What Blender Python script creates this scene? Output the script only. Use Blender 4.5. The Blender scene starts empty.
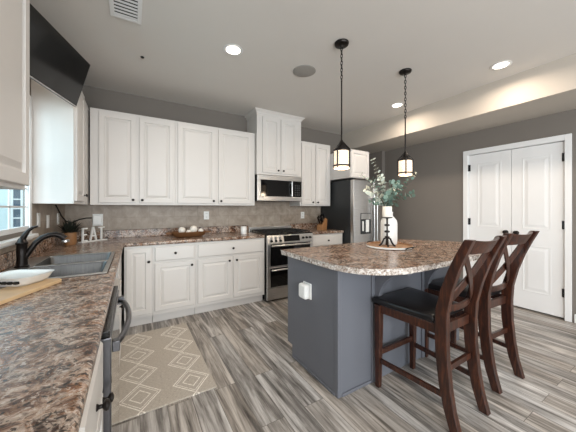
import bpy, bmesh, math, random
from mathutils import Vector, Matrix
random.seed(7)
S = bpy.context.scene
COL = S.collection
R = math.radians
H = 2.714            # ceiling height
LX = .055            # inner face of the left wall
RX = 4.957           # inner face of the right wall

# ------------------------------------------------------------------ camera, world, lights
cam = bpy.data.cameras.new('camera')
cam.sensor_width = 36
cam.lens = 259.71 / 576 * 36
cam.shift_y = -(216 - 207.883) / 576
cam.clip_start = .02
co = bpy.data.objects.new('camera', cam)
co.location = (.7215, -3.8213, 1.2829)
co.rotation_euler = (R(90), 0, -.5389)
COL.objects.link(co)
S.camera = co

S.view_settings.view_transform = 'Standard'
S.view_settings.look = 'None'
S.view_settings.gamma = 1
S.view_settings.use_curve_mapping = False
S.view_settings.exposure = 0.12

W = bpy.data.worlds.new('sky')
S.world = W
W.use_nodes = True
W.node_tree.nodes['Background'].inputs[0].default_value = (.70, .90, 1, 1)
W.node_tree.nodes['Background'].inputs[1].default_value = 2.0


def area(name, loc, target, sx, sy, power, color, spread=180):
    l = bpy.data.lights.new(name, 'AREA')
    l.shape = 'RECTANGLE'
    l.size, l.size_y = sx, sy
    l.energy, l.color = power, color
    l.spread = R(spread)
    o = bpy.data.objects.new(name, l)
    o.location = loc
    o.rotation_euler = (Vector(target) - Vector(loc)).to_track_quat('-Z', 'Y').to_euler()
    COL.objects.link(o)
    return o


area('window_daylight', (-.30, -1.72, 1.66), (2, -1.9, 1.0),   .9, .9, 11, (.55, .85, 1))
area('rear_fill', (2.8, -7.7, 1.25), (2.6, 0, 1.9), 3.0, 2.0, 110, (.93, .97, 1))  # unseen fill lamp added behind the camera, tilted up to lift the ceiling
area('side_fill', (.12, -5.7, 1.5), (5, -2.6, 1.45), 2.8, 1.9, 240, (.95, .98, 1))  # fill added at the left, no window there; brightens right wall and island end

CAN_POWER, CAN_COLOR = 8.5, (1, .85, .70)


# ------------------------------------------------------------------ materials
def lin(c):
    return tuple((x / 255 / 12.92 if x / 255 <= .04045 else ((x / 255 + .055) / 1.055) ** 2.4) for x in c)


class NT:
    """small node helper"""
    def __init__(s, name):
        s.m = bpy.data.materials.new(name)
        s.m.use_nodes = True
        s.t = s.m.node_tree
        s.b = s.t.nodes['Principled BSDF']

    def n(s, typ, **k):
        x = s.t.nodes.new(typ)
        for a, v in k.items():
            setattr(x, a, v)
        return x

    def l(s, a, b):
        s.t.links.new(a, b)

    def coord(s, scale=(1, 1, 1), rot=(0, 0, 0), world=True):
        if world:
            src = s.n('ShaderNodeNewGeometry').outputs['Position']
        else:
            src = s.n('ShaderNodeTexCoord').outputs['Object']
        m = s.n('ShaderNodeMapping')
        m.inputs['Scale'].default_value = scale
        m.inputs['Rotation'].default_value = rot
        s.l(src, m.inputs[0])
        return m.outputs[0]

    def noise(s, v, scale, detail=4, rough=.55, dist=0):
        x = s.n('ShaderNodeTexNoise')
        x.inputs['Scale'].default_value = scale
        x.inputs['Detail'].default_value = detail
        x.inputs['Roughness'].default_value = rough
        x.inputs['Distortion'].default_value = dist
        s.l(v, x.inputs['Vector'])
        return x.outputs['Fac']

    def ramp(s, f, stops, interp='LINEAR'):
        x = s.n('ShaderNodeValToRGB')
        x.color_ramp.interpolation = interp
        e = x.color_ramp.elements
        while len(e) < len(stops):
            e.new(.5)
        for i, (p, c) in enumerate(stops):
            e[i].position = p
            e[i].color = (*c, 1) if len(c) == 3 else c
        s.l(f, x.inputs[0])
        return x.outputs[0]

    def mix(s, f, a, b, mode='MIX'):
        x = s.n('ShaderNodeMix', data_type='RGBA', blend_type=mode)
        for sock, v in ((x.inputs[0], f), (x.inputs[6], a), (x.inputs[7], b)):
            if hasattr(v, 'links'):
                s.l(v, sock)
            else:
                sock.default_value = v if not isinstance(v, tuple) else (*v, 1)
        return x.outputs[2]

    def math(s, op, a, b=0, c=None):
        x = s.n('ShaderNodeMath', operation=op)
        for i, v in enumerate((a, b) if c is None else (a, b, c)):
            if hasattr(v, 'links'):
                s.l(v, x.inputs[i])
            else:
                x.inputs[i].default_value = v
        return x.outputs[0]

    def bump(s, h, strength=.2, dist=.01):
        x = s.n('ShaderNodeBump')
        x.inputs['Strength'].default_value = strength
        x.inputs['Distance'].default_value = dist
        s.l(h, x.inputs['Height'])
        s.l(x.outputs[0], s.b.inputs['Normal'])

    def set(s, rough=.5, metal=0, spec=.5, **k):
        s.b.inputs['Roughness'].default_value = rough
        s.b.inputs['Metallic'].default_value = metal
        s.b.inputs['Specular IOR Level'].default_value = spec
        for a, v in k.items():
            s.b.inputs[a].default_value = v
        return s

    def color(s, c):
        if hasattr(c, 'links'):
            s.l(c, s.b.inputs['Base Color'])
        else:
            s.b.inputs['Base Color'].default_value = (*c, 1)
        return s


def plain(name, rgb, rough=.5, metal=0, var=.06, scale=18, spec=.5, bump=0, **k):
    t = NT(name).set(rough, metal, spec, **k)
    c = lin(rgb)
    v = t.noise(t.coord(), scale, 3)
    t.color(t.mix(v, tuple(x * (1 - var) for x in c), tuple(min(1, x * (1 + var)) for x in c)))
    if bump:
        t.bump(t.noise(t.coord(), scale * 6, 2), bump, .002)
    return t.m


M = {}
M['cabinet'] = plain('cabinet_paint', (208, 204, 200), .38, var=.025, scale=4)
M['ceiling'] = plain('ceiling_paint', (212, 208, 203), .95, var=.02, scale=3, spec=.1)
M['wall'] = plain('wall_paint', (121, 115, 109), .85, var=.04, scale=3, spec=.2)
M['soffit'] = plain('soffit_paint', (186, 178, 168), .9, var=.03, scale=3, spec=.2)
M['white'] = plain('white_trim', (228, 228, 228), .45, var=.02, scale=5)
M['plastic'] = plain('white_plastic', (235, 235, 232), .35, var=.02)
M['island'] = plain('island_paint', (100, 102, 109), .42, var=.04, scale=5)
M['bronze'] = plain('dark_bronze', (34, 29, 27), .35, .6, var=.2)
M['black'] = plain('black_enamel', (14, 14, 15), .25, 0, var=.1)
M['rubber'] = plain('black_rubber', (20, 20, 20), .7, 0, var=.1)
M['fridge_side'] = plain('fridge_side_paint', (42, 45, 47), .5, .0, var=.12, scale=30, bump=.1)
M['screen'] = plain('screen_glass', (9, 9, 10), .12, 0, var=.1, scale=4)
M['black_glass'] = plain('oven_glass', (10, 10, 11), .06, 0, var=.1)
M['candle_wax'] = plain('white_wax', (238, 234, 226), .5, var=.02)
M['ceramic'] = plain('white_ceramic', (232, 232, 230), .25, var=.02)
M['tan_wood'] = plain('tan_wood', (150, 108, 70), .5, var=.25, scale=25)
M['pale_wood'] = plain('pale_wood', (206, 176, 136), .5, var=.18, scale=14)
M['dough_wood'] = plain('rustic_wood', (106, 70, 40), .55, var=.4, scale=22)
M['ball'] = plain('white_ball', (226, 220, 210), .7, var=.1, scale=60, bump=.4)
M['leaf'] = plain('eucalyptus_leaf', (112, 138, 128), .6, var=.35, scale=26)
M['leaf_pale'] = plain('pale_leaf', (196, 204, 194), .6, var=.2, scale=26)
M['leaf_dark'] = plain('dark_leaf', (28, 34, 26), .6, var=.4, scale=30)
M['stem'] = plain('stem_bark', (92, 84, 66), .7, var=.2)
M['speaker'] = plain('speaker_grille', (150, 147, 142), .9, var=.05)
M['leather'] = plain('black_leather', (22, 20, 21), .28, var=.15, scale=40, bump=.12)
M['siding'] = plain('pale_siding', (212, 224, 226), .8, var=.05)
M['lawn'] = plain('lawn_green', (70, 110, 80), .9, var=.4, scale=3)
M['dark_pane'] = plain('dark_pane', (66, 84, 100), .1, var=.15, scale=3)


def steel():
    t = NT('brushed_steel').set(.3, 1)
    v = t.noise(t.coord((2, 2, 160)), 3, 3)
    t.color(t.ramp(v, [(.3, (.50, .49, .48)), (.7, (.66, .65, .64))]))
    return t.m


M['steel'] = steel()


M['dark_steel'] = plain('dark_steel', (112, 112, 116), .3, 1, var=.1)


M['polished'] = plain('polished_steel', (176, 174, 170), .1, 1, var=.02)


def sink_steel():
    t = NT('satin_sink_steel').set(.42, 1)
    v = t.noise(t.coord((60, 4, 4)), 3, 3)
    t.color(t.ramp(v, [(.3, (.105, .105, .105)), (.7, (.15, .15, .148))]))
    return t.m


M['sink'] = sink_steel()


def espresso():
    t = NT('espresso_wood').set(.32)
    v = t.noise(t.coord((14, 14, 2.2)), 5, 5, .6, .6)
    t.color(t.ramp(v, [(.28, lin((24, 13, 10))), (.52, lin((56, 30, 21))), (.78, lin((98, 54, 33)))]))
    return t.m


M['espresso'] = espresso()


def granite():
    t = NT('mottled_granite').set(.24, 0, .42)
    t.b.inputs['Coat Weight'].default_value = .1
    t.b.inputs['Coat Roughness'].default_value = .2
    p = t.coord((1, 1, 1))
    big = t.noise(t.coord((1, 1.3, 1), (0, 0, R(25))), 5.0, 5, .6, 1.3)
    mid = t.noise(p, 19, 5, .7, .9)
    fine = t.noise(p, 62, 3, .65, .5)
    base = t.ramp(big, [(.32, lin((28, 18, 14))), (.41, lin((112, 64, 38))), (.47, lin((186, 140, 104))), (.505, lin((66, 44, 34))),
                        (.56, lin((208, 194, 182))), (.62, lin((128, 112, 104))), (.70, lin((58, 38, 28)))])
    flk = t.ramp(mid, [(.37, lin((16, 12, 11))), (.43, lin((84, 50, 32))), (.49, lin((164, 130, 104))),
                       (.55, lin((224, 214, 204))), (.62, lin((96, 84, 78))), (.68, lin((40, 30, 26)))])
    c = t.mix(.55, base, flk)
    dk = t.ramp(fine, [(.38, (1, 1, 1)), (.43, (0, 0, 0))])
    c = t.mix(t.math('MULTIPLY', dk, .85), c, lin((18, 13, 12)))
    lt = t.ramp(fine, [(.58, (0, 0, 0)), (.63, (1, 1, 1))])
    c = t.mix(t.math('MULTIPLY', lt, .65), c, lin((232, 226, 218)))
    t.color(t.mix(1.0, c, (.76, .71, .67), 'MULTIPLY'))
    t.bump(fine, .12, .002)
    return t.m


M['granite'] = granite()


def chiseled():
    t = NT('chiseled_granite_edge').set(.35)
    p = t.coord()
    a = t.noise(p, 60, 5, .7, .8)
    b = t.noise(p, 26, 4, .6, .8)
    c = t.ramp(a, [(.36, lin((40, 32, 30))), (.45, lin((140, 112, 92))), (.52, lin((206, 198, 190))), (.62, lin((236, 232, 228)))])
    d = t.ramp(b, [(.4, lin((110, 84, 64))), (.55, lin((220, 212, 204)))])
    t.color(t.mix(.35, c, d))
    t.bump(a, .6, .008)
    return t.m


M['chisel'] = chiseled()


def floor_mat():
    t = NT('grey_plank_floor').set(.33, 0, .45)
    v = t.coord((1, 1, 1), (0, 0, R(90)))
    br = t.n('ShaderNodeTexBrick')
    br.offset = .37
    br.offset_frequency = 2
    br.inputs['Color1'].default_value = (0, 0, 0, 1)
    br.inputs['Color2'].default_value = (1, 1, 1, 1)
    br.inputs['Mortar'].default_value = (.5, .5, .5, 1)
    br.inputs['Scale'].default_value = 1
    br.inputs['Mortar Size'].default_value = .0015
    br.inputs['Brick Width'].default_value = 1.22
    br.inputs['Row Height'].default_value = .152
    t.l(v, br.inputs['Vector'])
    # each plank shifts its own grain
    sep = t.n('ShaderNodeSeparateColor')
    t.l(br.outputs['Color'], sep.inputs[0])
    pl = sep.outputs[0]
    add = t.n('ShaderNodeVectorMath', operation='ADD')
    t.l(t.coord((8, .55, 1)), add.inputs[0])
    comb = t.n('ShaderNodeCombineXYZ')
    t.l(t.math('MULTIPLY', pl, 37), comb.inputs[1])
    t.l(t.math('MULTIPLY', pl, 11), comb.inputs[0])
    t.l(comb.outputs[0], add.inputs[1])
    g1 = t.noise(add.outputs[0], 1.7, 6, .62, 1.1)
    g2 = t.noise(add.outputs[0], 6.5, 5, .7, .4)
    c = t.ramp(g1, [(.32, lin((40, 37, 35))), (.42, lin((98, 93, 88))), (.50, lin((150, 145, 140))), (.62, lin((212, 209, 206)))])
    c2 = t.ramp(g2, [(.36, lin((66, 61, 58))), (.6, lin((200, 196, 192)))])
    c = t.mix(.32, c, c2)
    tone = t.ramp(pl, [(0, (.74, .69, .64)), (.35, (.98, .93, .87)), (.6, (.90, .89, .88)), (1, (1.10, 1.10, 1.10))])
    c = t.mix(1.0, c, tone, 'MULTIPLY')
    seam = br.outputs['Fac']
    c = t.mix(t.math('MULTIPLY', seam, .7), c, lin((50, 45, 42)))
    t.color(c)
    t.bump(g2, .08, .002)
    return t.m


M['floor'] = floor_mat()


def tile():
    t = NT('stone_tile').set(.45)
    sx = t.n('ShaderNodeSeparateXYZ')
    t.l(t.coord(), sx.inputs[0])
    cb = t.n('ShaderNodeCombineXYZ')
    t.l(t.math('ADD', sx.outputs[0], sx.outputs[1]), cb.inputs[0])
    t.l(t.math('SUBTRACT', sx.outputs[2], 1.012), cb.inputs[1])
    br = t.n('ShaderNodeTexBrick')
    br.offset = .5
    br.inputs['Scale'].default_value = 1
    br.inputs['Brick Width'].default_value = .30
    br.inputs['Row Height'].default_value = .152
    br.inputs['Mortar Size'].default_value = .003
    br.inputs['Color1'].default_value = (*lin((146, 130, 114)), 1)
    br.inputs['Color2'].default_value = (*lin((174, 160, 146)), 1)
    br.inputs['Mortar'].default_value = (*lin((120, 108, 98)), 1)
    t.l(cb.outputs[0], br.inputs['Vector'])
    n = t.noise(t.coord(), 9, 6, .65, .6)
    t.color(t.mix(.55, br.outputs['Color'], t.ramp(n, [(.3, lin((112, 99, 86))), (.7, lin((188, 175, 160)))])))
    return t.m


M['tile'] = tile()


def rug_mat():
    t = NT('woven_rug').set(.95, 0, .1)
    sx = t.n('ShaderNodeSeparateXYZ')
    t.l(t.coord(world=False), sx.inputs[0])
    x, y = sx.outputs[0], sx.outputs[1]
    wob = t.math('MULTIPLY', t.math('SUBTRACT', t.noise(t.coord(world=False), 30, 2), .5), .022)
    # two columns of nested diamonds
    u = t.math('ADD', t.math('MULTIPLY', t.math('SUBTRACT', t.math('ABSOLUTE', x), .165), 1 / .25), wob)
    v = t.math('MULTIPLY', y, 1 / .29)
    fu = t.math('ABSOLUTE', u)
    fv = t.math('ABSOLUTE', t.math('SUBTRACT', t.math('FRACT', t.math('ADD', v, 10)), .5))
    d = t.math('ADD', fu, fv)
    out = None
    for r0, w in ((.50, .022), (.42, .014), (.24, .02)):
        band = t.math('LESS_THAN', t.math('ABSOLUTE', t.math('SUBTRACT', d, r0)), w)
        out = band if out is None else t.math('MAXIMUM', out, band)
    brk = t.math('GREATER_THAN', t.noise(t.coord((40, 120, 1), world=False), 1.4, 2), .40)
    out = t.math('MULTIPLY', out, brk)
    pile = t.noise(t.coord((20, 120, 1), world=False), 3, 3, .7)
    base = t.ramp(pile, [(.3, lin((158, 149, 138))), (.7, lin((212, 204, 193)))])
    t.color(t.mix(out, base, lin((240, 235, 226))))
    t.bump(t.math('ADD', t.math('MULTIPLY', out, .6), pile), .6, .006)
    return t.m


M['rug'] = rug_mat()


def tray_wood():
    t = NT('tray_wood').set(.5)
    v = t.noise(t.coord((3, 22, 3)), 4, 4)
    t.color(t.ramp(v, [(.3, lin((120, 84, 58))), (.7, lin((186, 146, 110)))]))
    return t.m


M['tray'] = tray_wood()


def lit(name, color, strength, tex=False):
    t = NT(name).set(.4)
    t.color(tuple(color))
    t.b.inputs['Emission Color'].default_value = (*color, 1)
    if tex:
        n = t.noise(t.coord(), 70, 3, .6)
        e = t.math('MULTIPLY', t.ramp(n, [(.40, (.30, .30, .30)), (.60, (1.2, 1.2, 1.2))]), strength)
        t.l(e, t.b.inputs['Emission Strength'])
    else:
        t.b.inputs['Emission Strength'].default_value = strength
    return t.m


M['lens'] = lit('lit_can_lens', (1, .88, .72), 9)
M['lantern_glass'] = lit('lit_seeded_glass', (1, .80, .60), .85, True)
M['bulb'] = lit('lit_bulb', (1, .82, .6), 6)


def glass():
    t = NT('window_glass')
    t.t.nodes.remove(t.b)
    tr = t.n('ShaderNodeBsdfTransparent')
    gl = t.n('ShaderNodeBsdfGlossy')
    gl.inputs['Roughness'].default_value = .02
    mx = t.n('ShaderNodeMixShader')
    mx.inputs[0].default_value = .06
    t.l(tr.outputs[0], mx.inputs[1])
    t.l(gl.outputs[0], mx.inputs[2])
    t.l(mx.outputs[0], t.t.nodes['Material Output'].inputs[0])
    return t.m


M['glass'] = glass()


# ------------------------------------------------------------------ mesh helpers
class MB:
    def __init__(s):
        s.bm = bmesh.new()

    def box(s, x0, x1, y0, y1, z0, z1):
        v = [s.bm.verts.new(p) for p in ((x0, y0, z0), (x1, y0, z0), (x1, y1, z0), (x0, y1, z0),
                                         (x0, y0, z1), (x1, y0, z1), (x1, y1, z1), (x0, y1, z1))]
        for f in ((0, 3, 2, 1), (4, 5, 6, 7), (0, 1, 5, 4), (1, 2, 6, 5), (2, 3, 7, 6), (3, 0, 4, 7)):
            s.bm.faces.new([v[i] for i in f])
        return s

    def rings(s, rings, cap0=True, cap1=True, closed=True):
        """loft successive rings of 3-D points"""
        vs = [[s.bm.verts.new(p) for p in r] for r in rings]
        n = len(vs[0])
        for a, b in zip(vs, vs[1:]):
            for i in range(n if closed else n - 1):
                j = (i + 1) % n
                s.bm.faces.new((a[i], a[j], b[j], b[i]))
        if cap0:
            s.bm.faces.new(list(reversed(vs[0])))
        if cap1:
            s.bm.faces.new(vs[-1])
        return s

    def panel(s, x0, x1, z0, z1, prof, y=0):
        """concentric rectangles: prof = [(inset, depth towards -y), ...]"""
        rs = []
        for i, d in prof:
            rs.append([(x0 + i, y - d, z0 + i), (x1 - i, y - d, z0 + i), (x1 - i, y - d, z1 - i), (x0 + i, y - d, z1 - i)])
        return s.rings(rs)

    def lathe(s, prof, n=24, c=(0, 0, 0), axis='z', caps=True):
        rs = []
        for r, h in prof:
            ring = []
            for k in range(n):
                a = 2 * math.pi * k / n
                p = (r * math.cos(a), r * math.sin(a), h)
                if axis == '-y':
                    p = (p[0], -p[2], p[1])
                elif axis == 'x':
                    p = (p[2], p[0], p[1])
                ring.append((p[0] + c[0], p[1] + c[1], p[2] + c[2]))
            rs.append(ring)
        return s.rings(rs, caps, caps)

    def tube(s, pts, r, n=8, sq=None):
        """round tube, or a rectangular bar when sq=(half_w, half_d) or list of those; sq uses a fixed x axis"""
        pts = [Vector(p) for p in pts]
        rs = []
        up = None
        for i, p in enumerate(pts):
            t = (pts[min(i + 1, len(pts) - 1)] - pts[max(i - 1, 0)]).normalized()
            if up is None:
                up = t.cross(Vector((0, 0, 1)) if abs(t.z) < .9 else Vector((1, 0, 0))).normalized()
            a = (up - t * up.dot(t)).normalized()
            b = t.cross(a).normalized()
            rr = r[i] if isinstance(r, (list, tuple)) else r
            rs.append([p + a * (rr * math.cos(2 * math.pi * k / n)) + b * (rr * math.sin(2 * math.pi * k / n)) for k in range(n)])
            up = a
        return s.rings(rs)

    def post(s, pts, hw, hd):
        """rectangular post through pts; x half width hw, half depth hd (lists or scalars), section horizontal"""
        rs = []
        for i, p in enumerate(pts):
            w = hw[i] if isinstance(hw, list) else hw
            d = hd[i] if isinstance(hd, list) else hd
            rs.append([(p[0] - w, p[1] - d, p[2]), (p[0] + w, p[1] - d, p[2]), (p[0] + w, p[1] + d, p[2]), (p[0] - w, p[1] + d, p[2])])
        return s.rings(rs)

    def bar(s, a, b, w, h):
        """rectangular bar between two points, w across (horizontal), h vertical-ish"""
        a, b = Vector(a), Vector(b)
        t = (b - a).normalized()
        side = t.cross(Vector((0, 0, 1)))
        side = side.normalized() if side.length > 1e-4 else Vector((1, 0, 0))
        u = side.cross(t).normalized()
        rs = [[p - side * w / 2 - u * h / 2, p + side * w / 2 - u * h / 2, p + side * w / 2 + u * h / 2, p - side * w / 2 + u * h / 2] for p in (a, b)]
        return s.rings(rs)

    def prism(s, poly, z0, z1):
        return s.rings([[(x, y, z0) for x, y in poly], [(x, y, z1) for x, y in poly]])

    def sphere(s, c, r, n=14, sz=1):
        k = 8
        prof = [(max(1e-4, r * math.sin(math.pi * i / k)), -r * sz * math.cos(math.pi * i / k)) for i in range(k + 1)]
        return s.lathe(prof, n, c)

    def build(s, name, mat, parent=None, smooth=False, bevel=0, seg=2, sub=0, loc=None):
        bmesh.ops.recalc_face_normals(s.bm, faces=s.bm.faces)
        me = bpy.data.meshes.new(name)
        s.bm.to_mesh(me)
        s.bm.free()
        me.materials.append(mat)
        if smooth:
            me.polygons.foreach_set('use_smooth', [True] * len(me.polygons))
            if not sub:
                me.set_sharp_from_angle(angle=R(40))
        o = bpy.data.objects.new(name, me)
        COL.objects.link(o)
        if parent:
            o.parent = parent
        if loc:
            o.location = loc
        if bevel:
            b = o.modifiers.new('bevel', 'BEVEL')
            b.width, b.segments, b.limit_method, b.angle_limit = bevel, seg, 'ANGLE', R(35)
        if sub:
            b = o.modifiers.new('sub', 'SUBSURF')
            b.levels = b.render_levels = sub
        return o


def tag(o, label, cat, group=None, kind=None):
    if label:
        o['label'] = label
    if cat:
        o['category'] = cat
    if group:
        o['group'] = group
    if kind:
        o['kind'] = kind
    return o


def thing(name, label, cat, loc=(0, 0, 0), rz=0, group=None):
    o = bpy.data.objects.new(name, None)
    o.location = loc
    o.rotation_euler = (0, 0, rz)
    o.empty_display_size = .1
    COL.objects.link(o)
    return tag(o, label, cat, group)


def struct(name, mb, mat, **k):
    o = mb.build(name, mat, **k)
    o['kind'] = 'structure'
    return o


def dup(root, loc, rz, label):
    r = root.copy()
    COL.objects.link(r)
    r.location = loc
    r.rotation_euler = (0, 0, rz)
    r['label'] = label
    for ch in list(root.children):
        c = ch.copy()
        COL.objects.link(c)
        c.parent = r
        for g in ch.children:
            d = g.copy()
            COL.objects.link(d)
            d.parent = c
    return r


# ------------------------------------------------------------------ room shell
YB = -8.0
struct('floor', MB().box(-.2, 5.2, YB, .15, -.05, 0), M['floor'])
struct('ceiling', MB().box(-.2, 5.2, YB, .15, H, H + .08), M['ceiling'])
struct('wall_back', MB().box(-.2, 5.2, 0, .12, 0, H), M['wall'])
WY0, WY1, WZ0, WZ1 = -2.16, -1.00, 1.115, 2.06       # window hole
m = MB()
m.box(-.02, LX, YB, WY0, 0, H)
m.box(-.02, LX, WY1, 0, 0, H)
m.box(-.02, LX, WY0, WY1, 0, WZ0)
m.box(-.02, LX, WY0, WY1, WZ1, H)
struct('wall_left', m, M['wall'])
DY0, DY1, DZ = -2.893, -1.909, 2.05                   # pantry opening
m = MB()
m.box(RX, RX + .08, YB, DY0 - .012, 0, H)
m.box(RX, RX + .08, DY1 + .012, 0, 0, H)
m.box(RX, RX + .08, DY0 - .012, DY1 + .012, DZ + .012, H)
m.box(RX + .08, RX + .2, YB, 0, 0, H)
m.box(RX - .085, RX, -.435, 0, 0, 2.387)             # stub beside the fridge
struct('wall_right', m, M['wall'])
m = MB().box(4.24, RX, YB, 0, 2.387, H)
struct('soffit', m, M['soffit'])
m = MB().box(-.2, 1.2, YB - .1, YB, 0, H).box(4.4, 5.2, YB - .1, YB, 0, H).box(1.2, 4.4, YB - .1, YB, 2.3, H)
struct('wall_rear', m, M['wall'])
# baseboards
prof = lambda y0, y1: MB().box(RX - .014, RX, y0, y1, 0, .088).box(RX - .009, RX, y0, y1, .088, .10)
struct('baseboard_right', prof(YB, -2.975), M['white'], bevel=.002)
struct('baseboard_right_far', prof(-1.84, -.436), M['white'], bevel=.002)

# tiled splashbacks and the granite upstand live on the walls
m = MB().box(LX + .008, 2.262, -.008, 0, 1.012, 1.325)
m.box(2.262, 3.04, -.008, 0, .90, 1.40)
m.box(3.04, 3.70, -.008, 0, 1.012, 1.325)
struct('wall_back_tile', m, M['tile'])
m = MB().box(LX, LX + .008, -1.115, 0, 1.012, 1.319)
m.box(LX, LX + .008, -4.2, -1.115, 1.012, 1.062)
m.box(LX, LX + .008, -1.15, -1.115, 1.062, 1.32)
m.box(LX, LX + .008, -4.2, -2.235, 1.062, 1.355)
struct('wall_left_tile', m, M['tile'])

# ------------------------------------------------------------------ sink window
win = thing('window_1', 'white framed window over the sink with daylight behind its panes', 'window', (LX, -1.66, 1.115))
win['kind'] = 'structure'
m = MB()
fx0, fx1 = -.018, -.002
m.box(fx0, fx1, -.50, -.45, 0, .945).box(fx0, fx1, .485, .66, 0, .945)
m.box(fx0, fx1, -.45, .485, 0, .035).box(fx0, fx1, -.45, .485, .905, .945)
m.box(fx0, fx1, -.45, .485, .44, .475)
m.build('window_frame', M['white'], win, bevel=.003)
m = MB()
for yy in (-.137, .177):
    m.box(-.015, -.008, yy - .007, yy + .007, .035, .44).box(-.015, -.008, yy - .007, yy + .007, .475, .905)
for zz in (.175, .31, .62, .76):
    m.box(-.015, -.008, -.45, .485, zz - .006, zz + .006)
m.build('muntin', M['white'], win)
MB().box(-.0125, -.0105, -.45, .485, .035, .905).build('pane', M['glass'], win)
m = MB().box(-.02, .045, -.56, .545, -.052, -.028).box(0, .014, -.54, .53, -.07, -.052)
m.build('window_sill', M['white'], win, bevel=.004)
m = MB().box(0, .010, .487, .535, -.028, .945).box(0, .010, -.545, -.50, -.028, .945).box(0, .010, -.545, .535, .945, 1.01)
m.build('window_casing', M['white'], win, bevel=.003)

# outside
struct('ground', MB().box(-14, -.3, -6, 16, -.7, -.62), M['lawn'])
hs = thing('house', 'pale neighbouring house with dark gridded window seen through the sink window', 'house', (-3.2, 7, -.62))
MB().box(-4, 2.4, 0, .3, 0, 5).build('siding', M['siding'], hs)
for k, x0 in enumerate((.88, -.6)):
    f = MB()
    f.box(x0 - .06, x0 + .62, -.05, 0, .95, 1.02).box(x0 - .06, x0 + .62, -.05, 0, 2.5, 2.58)
    f.box(x0 - .06, x0, -.05, 0, 1.02, 2.5).box(x0 + .56, x0 + .62, -.05, 0, 1.02, 2.5).box(x0 + .16, x0 + .22, -.05, 0, 1.02, 2.5)
    for zz in (1.32, 1.6, 1.88, 2.16):
        f.box(x0, x0 + .56, -.045, 0, zz - .018, zz + .018)
    f = f.build('house_window', M['white'], hs)
    MB().box(x0, x0 + .56, -.015, -.001, 1.02, 2.5).build('pane', M['dark_pane'], f)
bu = MB()
for k in range(40):
    bu.sphere((random.uniform(-.9, .9), random.uniform(-.25, .25), random.uniform(.15, .95)), random.uniform(.12, .22), 8)
o = bu.build('shrub', M['leaf'], loc=(-2.75, 6.3, -.62), smooth=True)
tag(o, 'green shrub outside at the foot of the neighbouring house', 'shrub')

# ------------------------------------------------------------------ pantry doors
m = MB()
for (y0, y1, z0, z1) in ((DY0 - .062, DY0 - .006, 0, DZ + .07), (DY1 + .006, DY1 + .069, 0, DZ + .07), (DY0 - .006, DY1 + .006, DZ + .006, DZ + .07)):
    m.box(RX - .017, RX, y0, y1, z0, z1)
m.box(RX, RX + .075, DY0 - .012, DY0 - .003, 0, DZ + .003).box(RX, RX + .075, DY1 + .003, DY1 + .012, 0, DZ + .003)
m.box(RX, RX + .075, DY0 - .012, DY1 + .012, DZ + .003, DZ + .012)
struct('trim_1', m, M['white'], bevel=.003)
mid = -2.406


def pantry_door(name, label, y0, y1, hinge_y, knob_y):
    # local x runs along world -y so that the front (-y local) faces the room (-x)
    d = thing(name, label, 'door', (RX + .045, y1, .018), -R(90))
    d['kind'] = 'structure'
    w, h = y1 - y0, DZ - .022
    b = MB().box(0, w, -.033, 0, 0, h)
    b.build('slab', M['white'], d, bevel=.002)
    for nm, z0, z1 in (('upper_panel', .995, h - .13), ('lower_panel', .215, .80)):
        MB().panel(.105, w - .105, z0, z1, [(0, 0), (0, .0015), (.012, .0035), (.02, .001), (.034, .001), (.062, .006)], y=-.0325).build('raised_panel', M['white'], d)
    for z in (.24, 1.02, 1.80):
        hx = y1 - hinge_y
        hh = MB().lathe([(.010, 0), (.010, .095)], 10, (hx, -.044, z)).box(hx - .022, hx + .022, -.037, -.033, z, z + .095)
        hh.build('hinge', M['black'], d, smooth=True)
    kx = y1 - knob_y
    MB().lathe([(.026, .033), (.026, .038), (.010, .042), (.010, .058), (.024, .066), (.027, .078), (.020, .088), (.004, .09)], 18, (kx, 0, .945), '-y').build('door_knob', M['bronze'], d, smooth=True)
    return d


pantry_door('door_1', 'left leaf of the white double pantry door, dark knob at its right edge', mid + .002, DY1, DY1 + .002, mid + .055)
pantry_door('door_2', 'right leaf of the white double pantry door, black hinges at its right edge', DY0, mid - .002, DY0 - .002, mid - .055)

# ------------------------------------------------------------------ cabinets
DOORP = [(0, 0), (0, .017), (.003, .02), (.050, .02), (.055, .0095), (.064, .0095), (.088, .0185)]
DRAWP = [(0, 0), (0, .013), (.007, .02)]


def knob(parent, x, y, z):
    MB().lathe([(.0085, 0), (.0085, .003), (.0055, .006), (.005, .013), (.012, .017), (.015, .022), (.013, .027), (.006, .030), (.001, .0305)],
               14, (x, y, z), '-y').build('knob', M['bronze'], parent, smooth=True)


def cabinet(name, label, cat, loc, rz, w, d, z0, z1, fronts, toe=0, toe_in=.06, group=None, extra=None):
    c = thing(name, label, cat, loc, rz, group)
    b = MB().box(0, w, -d, -.026 if toe else 0, z0, z1)
    if extra:
        extra(b)
    b.build('body', M['cabinet'], c, bevel=.0015)
    if toe:
        MB().box(.002, w - .002, -d + toe_in, -.03, 0, toe).build('toe_kick', M['cabinet'], c)
    for kind, x0, x1, za, zb, kx, kz in fronts:
        if kind == 'door':
            f = MB().panel(x0, x1, za, zb, DOORP, y=-d).build('door', M['cabinet'], c)
        else:
            f = MB().panel(x0, x1, za, zb, DRAWP, y=-d).build('drawer', M['cabinet'], c)
        if kx is not None:
            knob(f, kx, -d - .02, kz)
    return c


BG, UG = 'white base cabinets', 'white wall cabinets'
TOP = .873
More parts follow.
